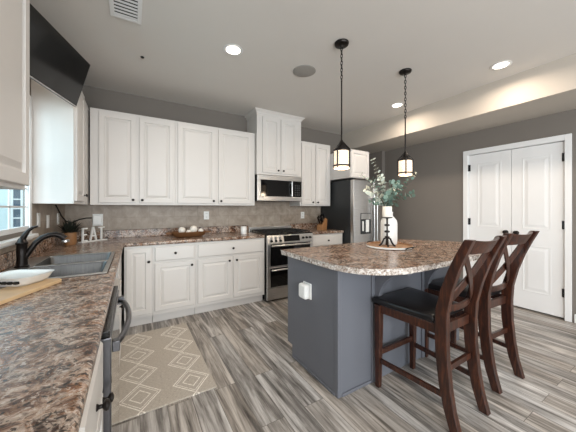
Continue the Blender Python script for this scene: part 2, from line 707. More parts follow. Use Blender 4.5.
# back run, base
cabinet('base_cabinet', 'narrow white base cabinet in the corner, one knobbed door and no drawer', 'cabinet', (.645, 0, 0), 0, .264, .61, .10, TOP,
        [('door', .018, .248, .135, .850, .225, .70)], .10, group=BG)
cabinet('base_cabinet', 'white base cabinet with one drawer above a single door, right of the corner', 'cabinet', (.910, 0, 0), 0, .455, .61, .10, TOP,
        [('drawer', .02, .437, .695, .850, .228, .773), ('door', .02, .437, .145, .668, .405, .62)], .10, group=BG)
cabinet('base_cabinet', 'wide white base cabinet with a long drawer over two doors, left of the range', 'cabinet', (1.366, 0, 0), 0, .900, .61, .10, TOP,
        [('drawer', .02, .870, .695, .850, .45, .773), ('door', .02, .435, .145, .668, .400, .62), ('door', .46, .870, .145, .668, .495, .62)], .10, group=BG)
cabinet('base_cabinet', 'small white base cabinet between range and refrigerator under the knife block', 'cabinet', (3.046, 0, 0), 0, .64, .61, .10, TOP,
        [('drawer', .02, .62, .695, .850, .32, .773), ('door', .02, .308, .145, .668, .28, .62), ('door', .332, .62, .145, .668, .36, .62)], .10, group=BG)
# left run, base (local x = world y, front faces +x)
q = R(90)
cabinet('base_cabinet', 'white sink base cabinet below the double sink, beyond the dishwasher', 'cabinet', (LX, -2.150, 0), q, .90, .565, .10, .70,
        [('door', .02, .44, .135, .690, .40, .62), ('door', .46, .88, .135, .690, .50, .62)], .10, group=BG)
cabinet('base_cabinet', 'blind white corner cabinet below the plant and letter sign', 'cabinet', (LX, -1.245, 0), q, 1.243, .565, .10, TOP, [], .10, group=BG)
cabinet('base_cabinet', 'white base cabinet nearest the viewer, dark knobs beside the dishwasher', 'cabinet', (LX, -3.60, 0), q, .822, .565, .10, TOP,
        [('drawer', .42, .805, .700, .855, .615, .762), ('drawer', .02, .40, .700, .855, .21, .762),
         ('door', .42, .805, .135, .688, .785, .675), ('door', .02, .40, .135, .688, .36, .655)], .10, group=BG)
# back run, wall
ZB, ZT = 1.3165, 2.367
cabinet('wall_cabinet', 'white double-door wall cabinet in the corner, left of its pair', 'cabinet', (.326, 0, 0), 0, .852, .325, ZB, ZT,
        [('door', .079, .430, ZB + .025, ZT - .03, .400, 1.374), ('door', .462, .832, ZB + .025, ZT - .03, .492, 1.374)], group=UG)
cabinet('wall_cabinet', 'wide white double-door wall cabinet directly left of the microwave', 'cabinet', (1.179, 0, 0), 0, 1.068, .325, ZB, ZT,
        [('door', .025, .497, ZB + .025, ZT - .03, .465, 1.374), ('door', .534, 1.015, ZB + .025, ZT - .03, .566, 1.374)], group=UG)
cabinet('wall_cabinet', 'white double-door wall cabinet between the microwave and the refrigerator', 'cabinet', (3.035, 0, 0), 0, .632, .325, ZB, ZT,
        [('door', .025, .270, ZB + .025, ZT - .03, .240, 1.374), ('door', .312, .590, ZB + .025, ZT - .03, .342, 1.374)], group=UG)


def crown(b):
    b.rings([[(-e, -.38 - e, z), (.764 + e, -.38 - e, z), (.764 + e, 0, z), (-e, 0, z)] for e, z in ((.0, 2.648), (.008, 2.655), (.014, 2.672), (.036, 2.694), (.042, 2.698), (.042, 2.712))])


cabinet('wall_cabinet', 'tall white cabinet with crown moulding over the microwave', 'cabinet', (2.258, 0, 0), 0, .764, .38, 1.772, 2.652,
        [('door', .082, .368, 1.800, 2.615, .336, 1.84), ('door', .392, .690, 1.800, 2.615, .424, 1.84)], group=UG, extra=crown)
cabinet('wall_cabinet', 'deep white cabinet above the refrigerator', 'cabinet', (3.669, 0, 0), 0, .425, .80, 1.765, 2.215,
        [('door', .012, .413, 1.777, 2.203, None, 0)], group=UG)
# left wall, wall-hung
cabinet('wall_cabinet', 'white wall cabinet right of the window, its blank end below the television', 'cabinet', (LX, -1.113, 0), q, 1.112, .255, ZB, ZT,
        [('door', .018, .40, ZB + .025, ZT - .03, .36, 1.40)], group=UG)
cabinet('wall_cabinet', 'white wall cabinet nearest the viewer at the left, before the window', 'cabinet', (LX, -3.10, 0), q, .872, .255, 1.363, 2.413,
        [('door', .03, .43, 1.380, 2.39, None, 0), ('door', .445, .855, 1.380, 2.39, None, 0)], group=UG)


# ------------------------------------------------------------------ worktops
def grid_top(mb, xs, ys, keep, z0, z1):
    vt, vb = {}, {}
    for i, x in enumerate(xs):
        for j, y in enumerate(ys):
            vt[i, j] = mb.bm.verts.new((x, y, z1))
            vb[i, j] = mb.bm.verts.new((x, y, z0))
    K = lambda i, j: 0 <= i < len(xs) - 1 and 0 <= j < len(ys) - 1 and keep((xs[i] + xs[i + 1]) / 2, (ys[j] + ys[j + 1]) / 2)
    for i in range(len(xs) - 1):
        for j in range(len(ys) - 1):
            if not K(i, j):
                continue
            a, b, c, d = (i, j), (i + 1, j), (i + 1, j + 1), (i, j + 1)
            mb.bm.faces.new([vt[k] for k in (a, b, c, d)])
            mb.bm.faces.new([vb[k] for k in (d, c, b, a)])
            for (p, q_), (di, dj) in (((a, b), (0, -1)), ((b, c), (1, 0)), ((c, d), (0, 1)), ((d, a), (-1, 0))):
                if not K(i + di, j + dj):
                    mb.bm.faces.new([vt[p], vb[p], vb[q_], vt[q_]])
    for k in list(vt):
        for d in (vt, vb):
            if not d[k].link_faces:
                mb.bm.verts.remove(d[k])


ct = thing('countertop', 'long mottled granite worktop with sink cut-out, running round the corner', 'countertop', (0, 0, 0))
m = MB()
SX0, SX1, SY0, SY1 = .095, .592, -2.035, -1.225
grid_top(m, [LX + .001, SX0, SX1, .64, 2.268], [-4.0, SY0, SY1, -.64, -.001],
         lambda x, y: (y > -.64 or x < .64) and not (SX0 < x < SX1 and SY0 < y < SY1), .8745, .914)
m.build('slab', M['granite'], ct, bevel=.016, seg=4)
m = MB().box(LX + .001, LX + .021, -4.0, -.021, .9145, 1.010).box(LX + .001, 2.268, -.021, -.001, .9145, 1.010)
m.build('upstand', M['granite'], ct, bevel=.004)
ct2 = thing('countertop', 'short granite worktop between range and refrigerator', 'countertop', (3.045, 0, 0))
MB().box(0, .648, -.64, -.001, .8745, .914).build('slab', M['granite'], ct2, bevel=.009, seg=3)
MB().box(0, .648, -.021, -.001, .9145, 1.010).build('upstand', M['granite'], ct2, bevel=.004)

# ------------------------------------------------------------------ sink, faucet, things by the sink
sk = thing('kitchen_sink', 'stainless steel double bowl sink set in the granite below the window', 'sink', (.345, -1.63, .914))
m = MB()
rim = lambda e, z: [(-.268 + e, -.418 + e, z), (.258 - e, -.418 + e, z), (.258 - e, .418 - e, z), (-.268 + e, .418 - e, z)]
xs = [-.262, -.155, .228, .252]
ys = [-.412, -.385, -.018, .018, .385, .412]
grid_top(m, xs, ys, lambda x, y: not (-.155 < x < .228 and (abs(y) < .385 and abs(y) > .018)), .0005, .006)
m.build('rim', M['steel'], sk, bevel=.003)


def bowl(y0, y1):
    b = MB()
    def ring(e, z, r=.05, n=5):
        x0, x1, a, c = -.154 + e, .227 - e, y0 + .001 + e, y1 - .001 - e
        pts = []
        for cx, cy, st in ((x1 - r, c - r, 0), (x0 + r, c - r, 90), (x0 + r, a + r, 180), (x1 - r, a + r, 270)):
            for k in range(n):
                t = R(st + 90 * k / (n - 1))
                pts.append((cx + r * math.cos(t), cy + r * math.sin(t), z))
        return pts
    b.rings([ring(0, .004, .02), ring(.004, -.01, .03), ring(.012, -.13), ring(.03, -.168), ring(.06, -.175), ring(.13, -.178)], cap0=False)
    o = b.build('bowl', M['sink'], sk, smooth=True)
    MB().lathe([(.042, -.1775), (.042, -.174), (.03, -.1735), (.028, -.176)], 20, (.036, (y0 + y1) / 2, 0)).build('drain', M['steel'], o, smooth=True)


bowl(-.385, -.018)
bowl(.018, .385)

fc = thing('faucet', 'dark bronze single lever faucet behind the sink', 'faucet', (.138, -1.615, .9205))
MB().lathe([(.034, 0), (.034, .006), (.027, .012), (.025, .06), (.026, .10), (.025, .135), (.029, .14), (.029, .150), (.024, .155), (.014, .178), (.004, .184)], 20).build('body', M['bronze'], fc, smooth=True)
pts = [(.0, 0, .03), (.028, .004, .085), (.058, .008, .14), (.09, .011, .174), (.125, .014, .190), (.155, .016, .190), (.182, .018, .178), (.20, .019, .16)]
MB().tube(pts, [.015, .016, .016, .0155, .0155, .016, .018, .019], 12).build('spout', M['bronze'], fc, smooth=True)
MB().tube([(.0, 0, .165), (.014, -.002, .195), (.03, -.004, .222), (.05, -.006, .240), (.074, -.008, .247)], [.016, .0145, .011, .009, .006], 10).build('lever', M['bronze'], fc, smooth=True)
MB().lathe([(.0215, 0), (.0215, .012), (.019, .014)], 16, (.203, .0195, .138)).build('spray_head', M['steel'], fc, smooth=True)

bd = thing('chopping_board', 'pale wooden board with a handle lying at the near end of the sink', 'board', (.290, -2.245, .9145), R(-24))
poly = []
for cx, cy, st in ((.045, .14, 0), (-.045, .14, 90), (-.045, -.17, 180), (.045, -.17, 270)):
    for k in range(5):
        t = R(st + 22.5 * k)
        poly.append((cx + .03 * math.cos(t), cy + .03 * math.sin(t)))
MB().prism(poly, 0, .016).build('plank', M['pale_wood'], bd, bevel=.003)
MB().prism([(-.02, -.202), (.02, -.202), (.017, -.29), (.010, -.305), (-.010, -.305), (-.017, -.29)], .001, .015).build('handle', M['pale_wood'], bd, bevel=.003)

sd = thing('dish', 'white slotted dish lying on the pale wooden board by the faucet', 'dish', (.265, -2.13, .931), R(-30))


def rrect(hx, hy, r, z, n=5):
    pts = []
    for cx, cy, st in ((hx - r, hy - r, 0), (-hx + r, hy - r, 90), (-hx + r, -hy + r, 180), (hx - r, -hy + r, 270)):
        for k in range(n):
            t = R(st + 90 * k / (n - 1))
            pts.append((cx + r * math.cos(t), cy + r * math.sin(t), z))
    return pts


MB().rings([rrect(.075, .058, .03, 0), rrect(.092, .072, .034, .014), rrect(.106, .084, .04, .038), rrect(.110, .088, .04, .043), rrect(.101, .079, .036, .043),
            rrect(.086, .066, .03, .038), rrect(.05, .035, .02, .035)]).build('shell', M['ceramic'], sd, smooth=True)
for k in range(6):
    MB().box(-.070 + k * .026, -.054 + k * .026, -.086, -.0745, .016, .028).build('slot', M['rubber'], sd)

# plant in a wooden pot, letters, cords
pp = thing('potted_plant', 'dark spiky plant in a round wooden pot in the worktop corner', 'plant', (.185, -.475, .9145))
MB().lathe([(.044, 0), (.050, .02), (.054, .125), (.049, .127), (.045, .11), (.001, .108)], 22).build('pot', M['tan_wood'], pp, smooth=True)
m = MB()
for k in range(150):
    a = random.uniform(0, 2 * math.pi)
    e = random.uniform(.2, 1.3)
    L = random.uniform(.11, .17)
    d = Vector((math.cos(a) * math.sin(e), math.sin(a) * math.sin(e), math.cos(e)))
    p0 = Vector((random.uniform(-.025, .025), random.uniform(-.025, .025), .108))
    p1 = p0 + d * L * .6
    p2 = p0 + d * L + Vector((0, 0, -.02 * e))
    s_ = d.cross(Vector((0, 0, 1))).normalized()
    w = .008
    v = [m.bm.verts.new(p) for p in (p0 - s_ * w * .5, p0 + s_ * w * .5, p1 + s_ * w, p2, p1 - s_ * w)]
    m.bm.faces.new((v[0], v[1], v[2], v[4]))
    m.bm.faces.new((v[4], v[2], v[3]))
m.build('leaves', M['leaf_dark'], pp)

et = thing('letter_sign', 'white EAT letters on a small base in front of the corner outlet', 'sign', (.350, -.265, .9145), R(50))
MB().box(-.155, .155, -.028, .028, 0, .012).build('base', M['ceramic'], et, bevel=.002)


def strokes(mb, segs, x, w=.012):
    for (ax, az, bx, bz) in segs:
        mb.bar((x + ax, 0, .012 + az), (x + bx, 0, .012 + bz), .018, w * 1.25)


for nm, segs, x, in (('letter_e', [(-.026, 0, -.026, .142), (-.032, .006, .024, .006), (-.032, .071, .016, .071), (-.032, .136, .024, .136)], -.100),
                     ('letter_a', [(-.036, 0, 0, .150), (.036, 0, 0, .150), (-.022, .05, .022, .05)], -.003),
                     ('letter_t', [(0, 0, 0, .142), (-.036, .136, .036, .136)], .100)):
    b = MB()
    strokes(b, segs, x)
    b.build(nm, M['ceramic'], et, bevel=.0015)


def outlet(name, label, cat, loc, rz, kind='outlet', group='white wall plates'):
    o = thing(name, label, cat, loc, rz, group)
    MB().box(-.036, .036, -.006, 0, -.058, .058).build('plate', M['plastic'], o, bevel=.002)
    if kind == 'outlet':
        for z in (-.026, .026):
            f = MB().box(-.017, .017, -.008, -.006, z - .015, z + .015).build('socket', M['plastic'], o, bevel=.001)
            MB().box(-.008, -.005, -.0085, -.008, z - .005, z + .007).box(.005, .008, -.0085, -.008, z - .005, z + .007).build('slot', M['rubber'], f)
    else:
        MB().box(-.016, .016, -.009, -.006, -.034, .034).build('rocker', M['plastic'], o, bevel=.0015)
    return o


outlet('power_outlet', 'white outlet on the tiles above the dough bowl', 'outlet', (1.632, -.0085, 1.175), 0)
outlet('power_outlet', 'white outlet on the tiles right of the range', 'outlet', (3.300, -.0085, 1.155), 0)
outlet('light_switch', 'white switch plate nearest the sink window', 'switch', (LX + .0085, -.975, 1.185), R(90), 'switch')
outlet('light_switch', 'white switch plate between the window switch and the corner', 'switch', (LX + .0085, -.70, 1.16), R(90), 'switch')
outlet('power_outlet', 'white outlet behind the plant on the left wall tiles', 'outlet', (LX + .0085, -.33, 1.17), R(90))
ad = thing('power_adapter', 'boxy white adapter plugged in above the letter sign', 'adapter', (.366, -.0085, 1.14))
MB().box(-.05, .05, -.010, 0, -.07, .07).build('plate', M['plastic'], ad, bevel=.002)
MB().box(-.042, .042, -.055, -.010, -.055, .055).build('housing', M['plastic'], ad, bevel=.006)
pts = [(.31, -.04, 1.165), (.26, -.045, 1.165), (.20, -.06, 1.15), (.14, -.10, 1.12), (.105, -.20, 1.14), (.09, -.32, 1.20), (.085, -.42, 1.26), (.08, -.50, 1.312)]
MB().tube([(x - .366, y + .0085, z - 1.14) for x, y, z in pts], .0065, 8).build('power_cord', M['rubber'], ad, smooth=True)

# ------------------------------------------------------------------ dishwasher
dw = thing('dishwasher', 'stainless steel dishwasher with bowed handle under the granite by the rug', 'dishwasher', (LX, -2.768, 0), q)
MB().box(.004, .604, -.565, -.01, .10, .868).build('tub', M['black'], dw)
MB().box(.004, .604, -.50, -.02, 0, .10).build('toe_kick', M['black'], dw)
d = MB().box(.004, .604, -.604, -.566, .105, .845).build('door', M['dark_steel'], dw, bevel=.004)
MB().box(.006, .602, -.6055, -.6042, .108, .842).build('front_skin', M['polished'], d)
MB().box(.004, .604, -.600, -.566, .846, .869).build('control_strip', M['black'], dw, bevel=.003)
pts = [(.045 + .52 * k / 12, -.612 - .040 * math.sin(math.pi * k / 12) ** .7, .800) for k in range(13)]
h = MB().tube(pts, .0115, 10)
h.box(.030, .062, -.628, -.606, .782, .818).box(.548, .580, -.628, -.606, .782, .818)
h.build('handle', M['dark_steel'], d, smooth=True, bevel=.002)

# ------------------------------------------------------------------ range
rg = thing('kitchen_range', 'stainless double oven gas range with black glass doors', 'range', (2.279, 0, 0))
W_ = .760
MB().box(0, W_, -.63, -.012, .02, .905).build('body', M['black'], rg)
MB().box(.03, W_ - .03, -.60, -.04, 0, .02).build('foot', M['black'], rg)
MB().box(0, W_, -.66, -.055, .905, .918).build('cooktop', M['black'], rg, bevel=.003)
MB().box(0, W_, -.054, -.012, .906, .982).build('back_guard', M['steel'], rg, bevel=.004)
for x0 in (.03, .275, .52):
    g = MB()
    for xx in (x0, x0 + .105, x0 + .21):
        g.box(xx - .006, xx + .006, -.62, -.10, .934, .946)
    for yy in (-.62, -.49, -.36, -.23, -.10):
        g.box(x0, x0 + .21, yy - .006, yy + .006, .934, .946)
    for xx in (x0, x0 + .21):
        for yy in (-.615, -.105):
            g.box(xx - .006, xx + .006, yy - .006, yy + .006, .918, .936)
    g.build('grate', M['rubber'], rg)
for x0, yy in ((.135, -.22), (.135, -.50), (.38, -.36), (.625, -.22), (.625, -.50)):
    MB().lathe([(.045, .9182), (.045, .926), (.03, .932), (.001, .933)], 18, (x0, yy, 0)).build('burner', M['black'], rg, smooth=True)
cp = MB().rings([[(0, -.631, .800), (W_, -.631, .800), (W_, -.631, .904), (0, -.631, .904)], [(0, -.690, .800), (W_, -.690, .800), (W_, -.664, .904), (0, -.664, .904)]])
cp = cp.build('control_panel', M['steel'], rg, bevel=.002)


def cpx(z):
    return -.690 + (z - .80) / .104 * .026


m = MB()
m.rings([[(.255, cpx(.812) - .0005, .812), (.520, cpx(.812) - .0005, .812), (.520, cpx(.892) - .0005, .892), (.255, cpx(.892) - .0005, .892)],
         [(.257, cpx(.812) - .003, .814), (.518, cpx(.812) - .003, .814), (.518, cpx(.892) - .003, .890), (.257, cpx(.892) - .003, .890)]])
m.build('display', M['black_glass'], cp)
for kx, kz in ((.055, .868), (.055, .830), (.125, .868), (.125, .830), (.195, .868), (.195, .830), (.575, .850), (.635, .850), (.70, .850)):
    k_ = MB().lathe([(.0175, 0), (.0175, .010), (.013, .020), (.012, .030), (.001, .031)], 14, (kx, cpx(kz) - .0005, kz), '-y')
    k_.build('knob', M['black'] if kx < .2 and kz < .85 or kx > .5 else M['steel'], cp, smooth=True)
for z0, z1 in ((.475, .795), (.185, .468)):
    dd = MB().box(.002, W_ - .002, -.672, -.632, z0, z1).build('oven_door', M['steel'], rg, bevel=.003)
    MB().box(.050, W_ - .050, -.6745, -.6725, z0 + .012, z1 - .012).build('oven_window', M['black_glass'], dd)
    hz = z1 - .032
    hh = MB().tube([(.05, -.712, hz), (W_ - .05, -.712, hz)], .0115, 10)
    for xx in (.075, W_ - .075):
        hh.box(xx - .01, xx + .01, -.712, -.675, hz - .008, hz + .008)
    hh.build('handle', M['steel'], dd, smooth=True)
MB().box(.002, W_ - .002, -.668, -.632, .025, .178).build('drawer', M['steel'], rg, bevel=.003)

# ------------------------------------------------------------------ microwave
mw = thing('microwave', 'stainless over-the-range microwave with black glass door', 'microwave', (2.262, 0, 1.384))
MB().box(0, .757, -.37, -.010, 0, .380).build('case', M['black'], mw)
f = MB().box(0, .757, -.395, -.371, .312, .380).box(0, .757, -.395, -.371, .004, .068).box(0, .05, -.395, -.371, .069, .311)
f.build('front_frame', M['steel'], mw, bevel=.003)
dd = MB().box(.051, .600, -.392, -.371, .069, .311).build('door', M['black_glass'], mw, bevel=.002)
hh = MB().tube([(.565, -.425, .075), (.565, -.425, .305)], .012, 10).box(.556, .574, -.425, -.393, .09, .106).box(.556, .574, -.425, -.393, .274, .29)
hh.build('handle', M['steel'], dd, smooth=True)
cpn = MB().box(.601, .757, -.392, -.371, .069, .311).build('control_panel', M['black_glass'], mw, bevel=.002)
for r_ in range(5):
    for c_ in range(3):
        MB().box(.632 + c_ * .036, .654 + c_ * .036, -.3935, -.3922, .09 + r_ * .036, .112 + r_ * .036).build('button', M['fridge_side'], cpn)

# ------------------------------------------------------------------ refrigerator
fr = thing('refrigerator', 'stainless french door refrigerator with dark sides and dispenser', 'refrigerator', (3.705, 0, 0))
MB().box(0, .905, -.765, -.03, .02, 1.735).build('body', M['fridge_side'], fr, bevel=.004)
MB().box(.02, .885, -.76, -.05, 0, .02).build('base', M['black'], fr)
for k, (x0, x1) in enumerate(((.0, .443), (.462, .905))):
    dd = MB().box(x0, x1, -.845, -.768, .62, 1.735).build('door', M['steel'], fr, bevel=.012, seg=3)
    hx = .418 if k == 0 else .487
    hh = MB().tube([(hx, -.895, .70), (hx, -.895, 1.50)], .012, 10).box(hx - .008, hx + .008, -.895, -.846, .73, .75).box(hx - .008, hx + .008, -.895, -.846, 1.45, 1.47)
    hh.build('handle', M['steel'], dd, smooth=True)
    MB().box(x0 + .02 if k == 0 else x1 - .09, x0 + .09 if k == 0 else x1 - .02, -.80, -.70, 1.736, 1.752).build('hinge_cap', M['black'], fr, bevel=.003)
    if k == 0:
        dp = MB().box(.15, .385, -.850, -.8455, .86, 1.20).build('dispenser', M['fridge_side'], dd, bevel=.002)
        MB().box(.16, .375, -.853, -.8505, 1.10, 1.19).build('display', M['steel'], dp)
        MB().box(.18, .21, -.862, -.8505, .91, 1.07).box(.26, .33, -.862, -.8505, .89, 1.09).build('paddle', M['plastic'], dp, bevel=.003)
dd = MB().box(0, .905, -.845, -.768, .05, .61).build('freezer_drawer', M['steel'], fr, bevel=.012, seg=3)
MB().tube([(.06, -.895, .55), (.845, -.895, .55)], .012, 10).box(.09, .11, -.895, -.846, .542, .558).box(.795, .815, -.895, -.846, .542, .558).build('handle', M['steel'], dd, smooth=True)

# ------------------------------------------------------------------ worktop things
bw = thing('dough_bowl', 'long rustic wooden dough bowl holding white balls on the worktop', 'bowl', (1.335, -.345, .9145), R(2))


def oval(hx, hy, z, n=28, p=2.6):
    r_ = []
    for k in range(n):
        a = 2 * math.pi * k / n
        c_, s_ = math.cos(a), math.sin(a)
        r_.append((hx * math.copysign(abs(c_) ** (2 / p), c_), hy * math.copysign(abs(s_) ** (2 / p), s_), z))
    return r_


MB().rings([oval(.15, .06, 0), oval(.185, .085, .02), oval(.215, .105, .065), oval(.212, .102, .07), oval(.20, .092, .066), oval(.165, .07, .028), oval(.13, .05, .018)]).build('bowl', M['dough_wood'], bw, smooth=True)
for s_ in (-1, 1):
    MB().box(s_ * .238 - .032, s_ * .238 + .032, -.035, .035, .045, .068).build('handle', M['dough_wood'], bw, bevel=.008)
for k, (x, y, z, r_, lab) in enumerate(((-.085, .0, .087, .043, 'white ball at the left end of the dough bowl'), (.055, .0, .095, .048, 'largest white ball, in the middle of the dough bowl'),
                                        (.145, -.005, .070, .032, 'white ball at the right end of the dough bowl'), (-.010, -.035, .061, .033, 'small white ball low between the two big balls in the dough bowl'))):
    o = MB().sphere((0, 0, 0), r_, 18).build('decor_ball', M['ball'], smooth=True, loc=(1.335 + x, -.345 + y, .9145 + z + .001))
    tag(o, lab, 'ball', 'white balls in the dough bowl')
cn = thing('candle_jar', 'squat white lidded jar on the worktop left of the range', 'jar', (2.075, -.33, .9145))
MB().lathe([(.040, 0), (.043, .005), (.043, .085), (.039, .09)], 22).build('jar', M['ceramic'], cn, smooth=True)
MB().lathe([(.041, .0905), (.041, .102), (.036, .106), (.001, .107)], 22).build('lid', M['ceramic'], cn, smooth=True)

kb = thing('knife_block', 'slanted wooden knife block with dark handles right of the range', 'knife block', (3.455, -.37, .9145), R(-65))
m = MB()
m.rings([[(x, -.10, 0), (x, .07, 0), (x, .10, .17), (x, .035, .20), (x, -.10, .07)] for x in (-.05, .05)])
m.build('block', M['tan_wood'], kb, bevel=.003)
dirv = Vector((0, -.60, .80)).normalized()
for k in range(4):
    for j in range(3):
        p0 = Vector((-.032 + j * .032, .015 - k * .030, .188 - k * .0285))
        L = .085 + .012 * ((k + j) % 3)
        MB().bar(p0, p0 + dirv * L, .016, .019).build('knife_handle', M['black'] if (j + k) % 3 else M['steel'], kb, bevel=.003)

# ------------------------------------------------------------------ island
IX0, IX1, IY0, IY1 = 1.907, 3.45, -2.494, -1.835
il = thing('kitchen_island', 'grey painted kitchen island with corbels', 'island', (0, 0, 0))
MB().box(IX0 + .012, IX1 - .012, IY0 + .012, IY1, .10, .873).build('body', M['island'], il)
MB().box(IX0 + .012, IX1 - .012, IY0 + .012, IY1 - .075, 0, .10).build('plinth', M['island'], il)
# end panel (with toe notch), stiles and mouldings
m = MB()
m.rings([[(x, IY0 + .0125, 0), (x, IY1 - .075, 0), (x, IY1 - .075, .10), (x, IY1, .10), (x, IY1, .873), (x, IY0 + .0125, .873)] for x in (IX0, IX0 + .0115)])
m.build('end_panel', M['island'], il, bevel=.0015)
MB().box(IX0 - .004, IX0 + .03, IY0 - .004, IY0 + .030, 0, .8735).build('corner_post', M['island'], il, bevel=.003)
m = MB().box(IX0 + .031, IX1, IY0, IY0 + .0115, 0, .873)
m.build('front_panel', M['island'], il)
for x0 in (2.225, 2.845, IX1 - .10):
    MB().box(x0, x0 + .10, IY0 - .012, IY0 - .0005, 0, .873).build('stile', M['island'], il, bevel=.002)
MB().box(IX0 - .009, IX0 - .0005, IY0 + .031, IY1 - .08, 0, .020).build('shoe_mould', M['island'], il, bevel=.004)
MB().box(IX0 + .031, 2.224, IY0 - .010, IY0 - .0005, 0, .022).build('shoe_mould', M['island'], il, bevel=.004)
for x0 in (2.255, 2.875):
    prof_ = [(IY0 - .0125, .873), (IY0 - .28, .873), (IY0 - .28, .845)]
    for k in range(9):
        t = R(90 * k / 8)
        prof_.append((IY0 - .0125 - .03 - .235 * (1 - math.sin(t)), .60 + .24 * math.cos(t) if k else .84))
    prof_ += [(IY0 - .0125, .58)]
    MB().rings([[(x, y, z) for y, z in prof_] for x in (x0, x0 + .04)]).build('corbel', M['island'], il, bevel=.002)
for k in range(3):
    x0 = 1.945 + k * .50
    MB().panel(-x0 - .46, -x0, .13, .85, DOORP, 0).build('door', M['island'], il)
    d_ = il.children[-1]
for ch in il.children:
    if ch.name.startswith('door'):
        ch.rotation_euler = (0, 0, math.pi)
        ch.location = (0, IY1 + .0005, 0)

it = thing('countertop', 'granite island top with a bowed chiselled edge', 'countertop', (0, 0, 0))
near = [(1.838, -1.828), (1.838, -2.20), (1.842, -2.40), (1.850, -2.52), (1.868, -2.60), (1.905, -2.675), (1.975, -2.745), (2.06, -2.797), (2.15, -2.826), (2.28, -2.838),
        (2.6, -2.842), (2.95, -2.842), (3.3, -2.838), (3.52, -2.815), (3.66, -2.755), (3.745, -2.66), (3.785, -2.53), (3.775, -2.38), (3.70, -2.25), (3.60, -2.11), (3.50, -1.96), (3.42, -1.86), (3.36, -1.828)]


def dense(poly, step=.018):
    out = []
    for (a, b) in zip(poly, poly[1:] + poly[:1]):
        L = math.hypot(b[0] - a[0], b[1] - a[1])
        n = max(1, int(L / step))
        for k in range(n):
            out.append((a[0] + (b[0] - a[0]) * k / n, a[1] + (b[1] - a[1]) * k / n))
    return out


pd = dense(near)


def rough_ring(z, amp, inset):
    cx, cy = 2.8, -2.35
    r_ = []
    for x, y in pd:
        d_ = Vector((cx - x, cy - y)).normalized() * (inset + random.uniform(0, amp))
        r_.append((x + d_.x, y + d_.y, z))
    return r_


m = MB()
m.rings([[(x, y, .9135) for x, y in pd]] + [rough_ring(z, a, i) for z, a, i in ((.911, .003, 0), (.902, .006, 0), (.892, .007, 0), (.882, .006, .001))] + [rough_ring(.8745, .003, .004)], cap0=False)
m.build('chiseled_edge', M['chisel'], it)
m = MB()
m.bm.faces.new([m.bm.verts.new((x, y, .914)) for x, y in pd])
m.rings([[(x, y, .9136) for x, y in pd], [(x, y, .914) for x, y in pd]], cap1=False, cap0=True)
m.build('slab', M['granite'], it)

io = thing('island_outlet', 'white bubble outlet cover on the grey island end panel', 'outlet cover', (IX0 - .0005, -2.145, .635), -R(90))
MB().box(-.054, .054, -.012, 0, -.062, .062).build('plate', M['plastic'], io, bevel=.006)
MB().box(-.048, .048, -.062, -.0125, -.056, .056).build('cover', M['plastic'], io, bevel=.016, seg=3)

# ------------------------------------------------------------------ island top things
tr = thing('tray', 'round wooden tray on the island under the vase and candle holder', 'tray', (2.80, -2.205, .9145))
MB().lathe([(.190, 0), (.203, .003), (.205, .022), (.201, .026), (.194, .026), (.188, .012), (.001, .012)], 48).build('board', M['tray'], tr, smooth=True)
MB().lathe([(.2055, .004), (.2075, .005), (.2075, .018), (.2055, .019)], 48, caps=False).build('rim', M['ceramic'], tr, smooth=True)
for s_ in (-1, 1):
    MB().tube([(-.05, s_ * .2085, .010), (-.04, s_ * .231, .022), (0, s_ * .237, .026), (.04, s_ * .231, .022), (.05, s_ * .2085, .010)], .005, 8).build('handle', M['bronze'], tr, smooth=True)
TZ = .9145 + .0125
vs = thing('vase', 'white ceramic bottle vase on the tray, holding eucalyptus', 'vase', (2.868, -2.150, TZ))
MB().lathe([(.070, 0), (.076, .008), (.078, .05), (.078, .205), (.072, .235), (.052, .262), (.039, .275), (.036, .300), (.040, .317), (.035, .317), (.032, .298), (.034, .27), (.001, .24)], 32).build('body', M['ceramic'], vs, smooth=True)
ch = thing('candle_holder', 'black twisted iron candle holder on the island tray', 'candle holder', (2.735, -2.235, TZ))
MB().lathe([(.008, .05), (.008, .075), (.022, .083), (.022, .092), (.008, .098), (.007, .125), (.024, .132), (.024, .144), (.007, .150), (.007, .185), (.024, .192), (.024, .203), (.008, .209), (.008, .25), (.014, .262)], 14).build('shaft', M['bronze'], ch, smooth=True)
for k in range(4):
    a = R(45 + 90 * k)
    c_, s_ = math.cos(a), math.sin(a)
    MB().tube([(c_ * .004, s_ * .004, .085), (c_ * .028, s_ * .028, .07), (c_ * .045, s_ * .045, .03), (c_ * .062, s_ * .062, .0095), (c_ * .072, s_ * .072, .0095)], .0085, 7).build('foot', M['bronze'], ch, smooth=True)
MB().lathe([(.012, .258), (.045, .264), (.048, .272), (.044, .272), (.04, .267), (.001, .267)], 24).build('drip_pan', M['bronze'], ch, smooth=True)
cd = thing('candle', 'thick white pillar candle standing on the black iron holder', 'candle', (2.735, -2.235, TZ + .2675))
MB().lathe([(.040, 0), (.042, .003), (.042, .098), (.039, .102), (.03, .098), (.001, .097)], 24).build('wax', M['candle_wax'], cd, smooth=True)
MB().tube([(0, 0, .097), (.001, 0, .106), (.003, 0, .111)], .0012, 6).build('wick', M['rubber'], cd)

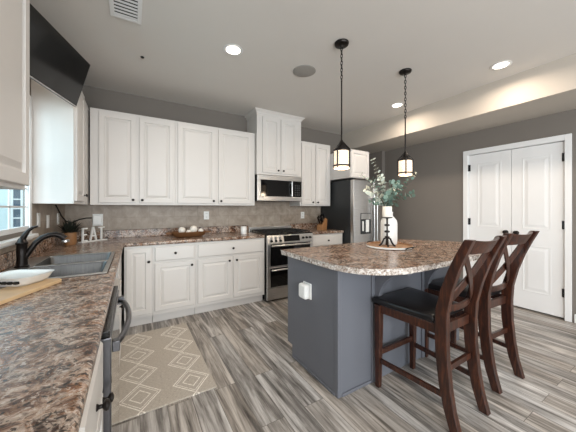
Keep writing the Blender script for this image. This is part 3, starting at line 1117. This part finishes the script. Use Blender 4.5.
eu = thing('eucalyptus_stems', 'spray of pale green eucalyptus stems standing in the white vase', 'foliage', (2.868, -2.150, TZ + .275))
targets = [((-.34, -.02, .25), 8), ((-.17, .05, .54), 11), ((-.12, .10, .36), 8), ((-.07, -.10, .32), 8), ((.03, .12, .40), 9), ((.05, -.08, .30), 8), ((.15, .02, .34), 8), ((.23, -.13, .42), 9),
           ((.20, -.12, .22), 7), ((-.16, -.10, .20), 7), ((-.22, .02, .14), 6), ((.12, .10, .14), 6), ((-.27, .10, .40), 8)]
for ti, (tg, nl) in enumerate(targets):
    tg = Vector(tg)
    c1 = Vector((tg.x * .12, tg.y * .12, .16))
    P3 = [Vector((tg.x * .04, tg.y * .04, -.02)), c1, tg * .62 + Vector((0, 0, .07)), tg]
    bez = lambda t: P3[0] * (1 - t) ** 3 + P3[1] * 3 * t * (1 - t) ** 2 + P3[2] * 3 * t * t * (1 - t) + P3[3] * t ** 3
    st = MB().tube([bez(k / 10) for k in range(11)], [.0028 - .0016 * k / 10 for k in range(11)], 6).build('stem', M['stem'], eu, smooth=True)
    lf = MB()
    sparse = ti in (1, 7, 12)
    for k in range(nl):
        t = .30 + .70 * k / (nl - 1) if not sparse else .38 + .62 * k / (nl - 1)
        p = bez(t)
        d_ = (bez(min(1, t + .02)) - bez(t - .02)).normalized()
        for s_ in (0, 1):
            a = random.uniform(0, 6.28) if s_ == 0 else a + math.pi
            side = d_.orthogonal().normalized()
            side.rotate(Matrix.Rotation(a, 3, d_))
            out = (side + d_ * .35).normalized()
            rad = random.uniform(.020, .030) * (1 - .3 * t) * (.8 if sparse else 1.1)
            cen = p + out * (rad * 1.05)
            nr = out.cross(d_).normalized().cross(out).normalized()
            nr = (nr + Vector((random.uniform(-.5, .5), random.uniform(-.5, .5), random.uniform(-.5, .5)))).normalized()
            e1 = (out - nr * out.dot(nr)).normalized()
            e2 = nr.cross(e1)
            vc = lf.bm.verts.new(cen - nr * rad * .18)
            vr = [lf.bm.verts.new(cen + (e1 * math.cos(2 * math.pi * j / 9) + e2 * math.sin(2 * math.pi * j / 9)) * rad) for j in range(9)]
            for j in range(9):
                lf.bm.faces.new((vc, vr[j], vr[(j + 1) % 9]))
    lf.build('leaves', M['leaf_pale'] if ti in (0, 1, 4, 12) else M['leaf'], st, smooth=True)

# ------------------------------------------------------------------ counter chairs
ZS = [0, .126, .25, .42, .56, .68, .81, .93, 1.03, 1.114]
YS = [-.252, -.215, -.192, -.174, -.170, -.176, -.206, -.246, -.289, -.330]


def ypost(z):
    for a in range(len(ZS) - 1):
        if z <= ZS[a + 1]:
            f_ = (z - ZS[a]) / (ZS[a + 1] - ZS[a])
            return YS[a] + f_ * (YS[a + 1] - YS[a])
    return YS[-1]


def make_chair(label, loc, rz):
    c = thing('counter_chair', label, 'chair', loc, rz, 'counter chairs at the island')
    E_ = M['espresso']
    for s_ in (-1, 1):
        MB().post([(s_ * (.170 + .027 * max(0, (z - .55) / .55)), y - .010, z) for z, y in zip(ZS, YS)], .020, [.026, .029, .032, .034, .035, .034, .031, .028, .025, .022]).build('back_leg', E_, c, bevel=.004)
        MB().post([(s_ * .204, .248, 0), (s_ * .204, .245, .35), (s_ * .204, .243, .592)], [.016, .021, .023], [.016, .021, .023]).build('front_leg', E_, c, bevel=.003)
        MB().bar((s_ * .205, .222, .566), (s_ * .174, ypost(.56) + .025, .566), .020, .056).build('side_apron', E_, c, bevel=.002)
        MB().bar((s_ * .205, .228, .195), (s_ * .174, ypost(.2) + .020, .195), .018, .032).build('side_stretcher', E_, c, bevel=.002)
    MB().box(-.182, .182, .236, .256, .537, .593).build('front_apron', E_, c, bevel=.002)
    MB().box(-.149, .149, ypost(.56) - .012, ypost(.56) + .010, .535, .592).build('back_apron', E_, c, bevel=.002)
    MB().box(-.188, .188, .236, .256, .225, .262).build('footrest', E_, c, bevel=.003)
    MB().bar((-.149, ypost(.33), .33), (.149, ypost(.33), .33), .020, .036).build('back_stretcher', E_, c, bevel=.002)
    # seat: padded leather
    def sr(e, z):
        p_ = []
        for x, y in ((-.232, .285), (.232, .285), (.188, -.138), (-.188, -.138)):
            p_.append((x, y))
        q_ = []
        n_ = 6
        for (a, b) in zip(p_, p_[1:] + p_[:1]):
            for k in range(n_):
                t = k / n_
                q_.append((a[0] + (b[0] - a[0]) * t, a[1] + (b[1] - a[1]) * t))
        return [(x * (1 - e / .23), .073 + (y - .073) * (1 - e / .21), z) for x, y in q_]
    MB().rings([sr(.012, .5945), sr(.0, .600), sr(0, .627), sr(.010, .638), sr(.04, .643), sr(.12, .646)]).build('seat', M['leather'], c, smooth=True, bevel=.004)
    # crest rail, bowed backwards
    def rail(z0, z1, th, bow, nm, dip=0):
        rs = []
        n_ = 12
        for k in range(n_ + 1):
            x = -.170 + .340 * k / n_
            b_ = bow * (1 - (x / .163) ** 2)
            dz = dip * (1 - (x / .163) ** 2)
            ya, yb = ypost(z0) - b_, ypost(z1) - b_
            sx = x * (.150 + .027 * (z0 - .55) / .55) / .170
            rs.append([(sx, ya - th / 2, z0), (sx, ya + th / 2, z0), (sx, yb + th / 2, z1 - dz), (sx, yb - th / 2, z1 - dz)])
        MB().rings(rs).build(nm, E_, c, bevel=.003, smooth=True)
    rail(1.025, 1.110, .022, .034, 'crest_rail', .012)
    rail(.665, .705, .020, .022, 'lower_rail')
    for s_ in (-1, 1):
        pts = []
        n_ = 10
        for k in range(n_ + 1):
            t = k / n_
            x = s_ * (-.155 + .31 * t)
            z = .700 + .322 * t
            b_ = (.026) * (1 - (x / .163) ** 2)
            pts.append((x, ypost(z) - b_ + s_ * .0055, z))
        rs = []
        for k, p_ in enumerate(pts):
            rs.append([(p_[0] - s_ * .018, p_[1] - .005, p_[2] + .019), (p_[0] + s_ * .018, p_[1] - .005, p_[2] - .019), (p_[0] + s_ * .018, p_[1] + .005, p_[2] - .019), (p_[0] - s_ * .018, p_[1] + .005, p_[2] + .019)])
        MB().rings(rs).build('cross_slat', E_, c, bevel=.002, smooth=True)
    return c


ch1 = make_chair('dark cross-back counter chair pulled up near the island corner, closest to the viewer', (2.445, -2.797, 0), R(.5))
dup(ch1, (3.09, -2.762, 0), R(-3), 'dark cross-back counter chair farther from the viewer, in front of the pantry')

# ------------------------------------------------------------------ rug
rug = MB().rings([rrect(.305, .60, .012, .0005), rrect(.308, .603, .012, .006), rrect(.302, .597, .012, .010)]).build('rug', M['rug'], loc=(.926, -1.372, 0))
rug.rotation_euler = (0, 0, R(.5))
tag(rug, 'beige woven rug with cream diamond pattern on the floor before the sink', 'rug')

# ------------------------------------------------------------------ television
tv = thing('television', 'black flat television tilted down from the wall above the sink window', 'television', (.334 - .3139 * .34, -1.168 - .9494 * .34, 2.088))
tv.rotation_euler = (R(16), 0, math.atan2(.9494, .3139))
MB().box(-.34, .34, 0, .022, 0, .365).build('case', M['black'], tv, bevel=.003)
MB().box(-.330, .330, -.0015, -.0002, .016, .355).build('screen', M['screen'], tv)
MB().box(-.338, .338, -.003, -.0002, .001, .008).build('bottom_trim', M['steel'], tv)
MB().box(-.18, .18, .0225, .045, .05, .28).build('back_box', M['black'], tv, bevel=.008)
mt = thing('television_bracket', 'black wall bracket behind the tilted television', 'bracket', (LX, -1.50, 2.22))
MB().box(0, .012, -.05, .05, -.10, .10).build('wall_plate', M['black'], mt)
MB().bar((.012, 0, .02), (.10, .004, .025), .03, .03).build('arm', M['black'], mt)

# ------------------------------------------------------------------ ceiling things
def can(name_label, x, y, power=CAN_POWER):
    c = thing('recessed_light', name_label, 'ceiling light', (x, y, H), 0, 'recessed ceiling lights')
    MB().lathe([(.062, -.0005), (.086, -.0005), (.088, -.004), (.080, -.007), (.064, -.006), (.062, -.004)], 36, caps=False).build('trim_ring', M['white'], c, smooth=True)
    MB().lathe([(.0615, -.0005), (.0615, -.0045), (.05, -.0055), (.001, -.006)], 32).build('lens', M['lens'], c, smooth=True)
    l = bpy.data.lights.new('lamp', 'AREA')
    l.shape, l.size, l.energy, l.color, l.spread = 'DISK', .12, power, CAN_COLOR, R(165)
    o = bpy.data.objects.new('lamp', l)
    o.location = (0, 0, -.02)
    COL.objects.link(o)
    o.parent = c


can('lit recessed light alone in mid ceiling between vent and round speaker', 1.502, -1.55)
can('lit recessed light beside the soffit, right of both pendants', 3.888, -2.683)
can('lit recessed light beside the soffit, behind the farther pendant chain', 3.878, -1.498)
can('lit recessed light at the top left above the television', .27, -1.575, 1.5)
can('lit recessed light on the ceiling behind the viewer', 1.5, -4.2)
can('lit recessed light behind the viewer beside the soffit', 3.88, -4.2)
sp = thing('ceiling_speaker', 'round grey ceiling speaker grille left of the near pendant', 'speaker', (2.262, -1.578, H))
MB().lathe([(.112, -.0005), (.112, -.006), (.104, -.008), (.001, -.008)], 40).build('grille', M['speaker'], sp, smooth=True)
MB().lathe([(.1125, -.0005), (.118, -.0005), (.118, -.005), (.1125, -.006)], 40, caps=False).build('rim', M['speaker'], sp, smooth=True)
vt = thing('ceiling_vent', 'white louvred vent in the ceiling above the sink worktop', 'vent', (.68, -1.69, H))
m = MB().box(-.10, -.072, -.19, .19, -.008, -.0005).box(.072, .10, -.19, .19, -.008, -.0005).box(-.072, .072, -.19, -.162, -.008, -.0005).box(-.072, .072, .162, .19, -.008, -.0005)
m.build('frame', M['white'], vt, bevel=.002)
MB().box(-.072, .072, -.162, .162, -.002, -.0005).build('backing', M['rubber'], vt)
for k in range(9):
    y = -.145 + k * .036
    MB().bar((-.0715, y, -.007), (.0715, y, -.007), .020, .0018).build('louvre', M['white'], vt)
ds = thing('ceiling_sensor', 'tiny dark sensor dot on the ceiling right of the vent', 'sensor', (.80, -1.0, H))
MB().lathe([(.016, -.0005), (.015, -.008), (.008, -.012), (.001, -.0125)], 16).build('cap', M['rubber'], ds, smooth=True)


def pendant(label, x, y, chain_to, turn):
    p = thing('pendant_lamp', label, 'pendant lamp', (x, y, 0), turn, 'pendant lamps over the island')
    MB().lathe([(.062, H - .0005), (.062, H - .012), (.056, H - .020), (.020, H - .026), (.010, H - .040), (.001, H - .041)], 28).build('canopy', M['bronze'], p, smooth=True)
    z = H - .036
    k = 0
    m = MB()
    while z > chain_to:
        pts = []
        for j in range(13):
            a = 2 * math.pi * j / 12
            u_, v_ = .0088 * math.cos(a), .0195 * math.sin(a)
            pts.append((u_ if k % 2 else 0, 0 if k % 2 else u_, z - .016 + v_))
        m.tube(pts, .0036, 6)
        z -= .0305
        k += 1
    m.build('chain', M['bronze'], p, smooth=True)
    MB().tube([(0, 0, z + .008), (0, 0, 1.855)], .0065, 8).build('rod', M['bronze'], p, smooth=True)
    cg = MB()
    for zz in (1.640, 1.772):
        cg.lathe([(.068, zz), (.075, zz), (.075, zz + .013), (.068, zz + .013), (.068, zz)], 32, caps=False)
    for j in range(4):
        a = R(90 * j)
        c_, s_ = math.cos(a), math.sin(a)
        cg.tube([(c_ * .074, s_ * .074, 1.628), (c_ * .074, s_ * .074, 1.786), (c_ * .045, s_ * .045, 1.815), (c_ * .014, s_ * .014, 1.852)], .0062, 6)
    cg.lathe([(.070, 1.785), (.050, 1.806), (.030, 1.822), (.022, 1.846), (.014, 1.862), (.006, 1.876)], 20)
    cg.build('cage', M['bronze'], p, smooth=True)
    MB().lathe([(.065, 1.636), (.0655, 1.638), (.0655, 1.782), (.063, 1.782), (.063, 1.638)], 32, caps=False).build('glass_shade', M['lantern_glass'], p, smooth=True)
    MB().lathe([(.063, 1.633), (.068, 1.631), (.068, 1.624), (.056, 1.620), (.001, 1.620)], 32).build('bottom_lens', M['lantern_glass'], p, smooth=True)
    b = MB().sphere((0, 0, 1.69), .026, 14, 1.3).build('bulb', M['bulb'], p, smooth=True)
    MB().lathe([(.012, 1.72), (.012, 1.80), (.03, 1.81), (.001, 1.815)], 12).build('socket', M['bronze'], p, smooth=True)
    l = bpy.data.lights.new('lamp', 'POINT')
    l.energy, l.color, l.shadow_soft_size = 3.5, (1, .80, .58), .05
    o = bpy.data.objects.new('lamp', l)
    o.location = (0, 0, 1.56)
    COL.objects.link(o)
    o.parent = p


pendant('lit glass lantern pendant nearer the range, its chain hanging left of the other', 2.278, -2.125, 2.40, R(20))
pendant('lit glass lantern pendant over the vase end of the island, farther right', 3.168, -2.12, 2.24, R(40))
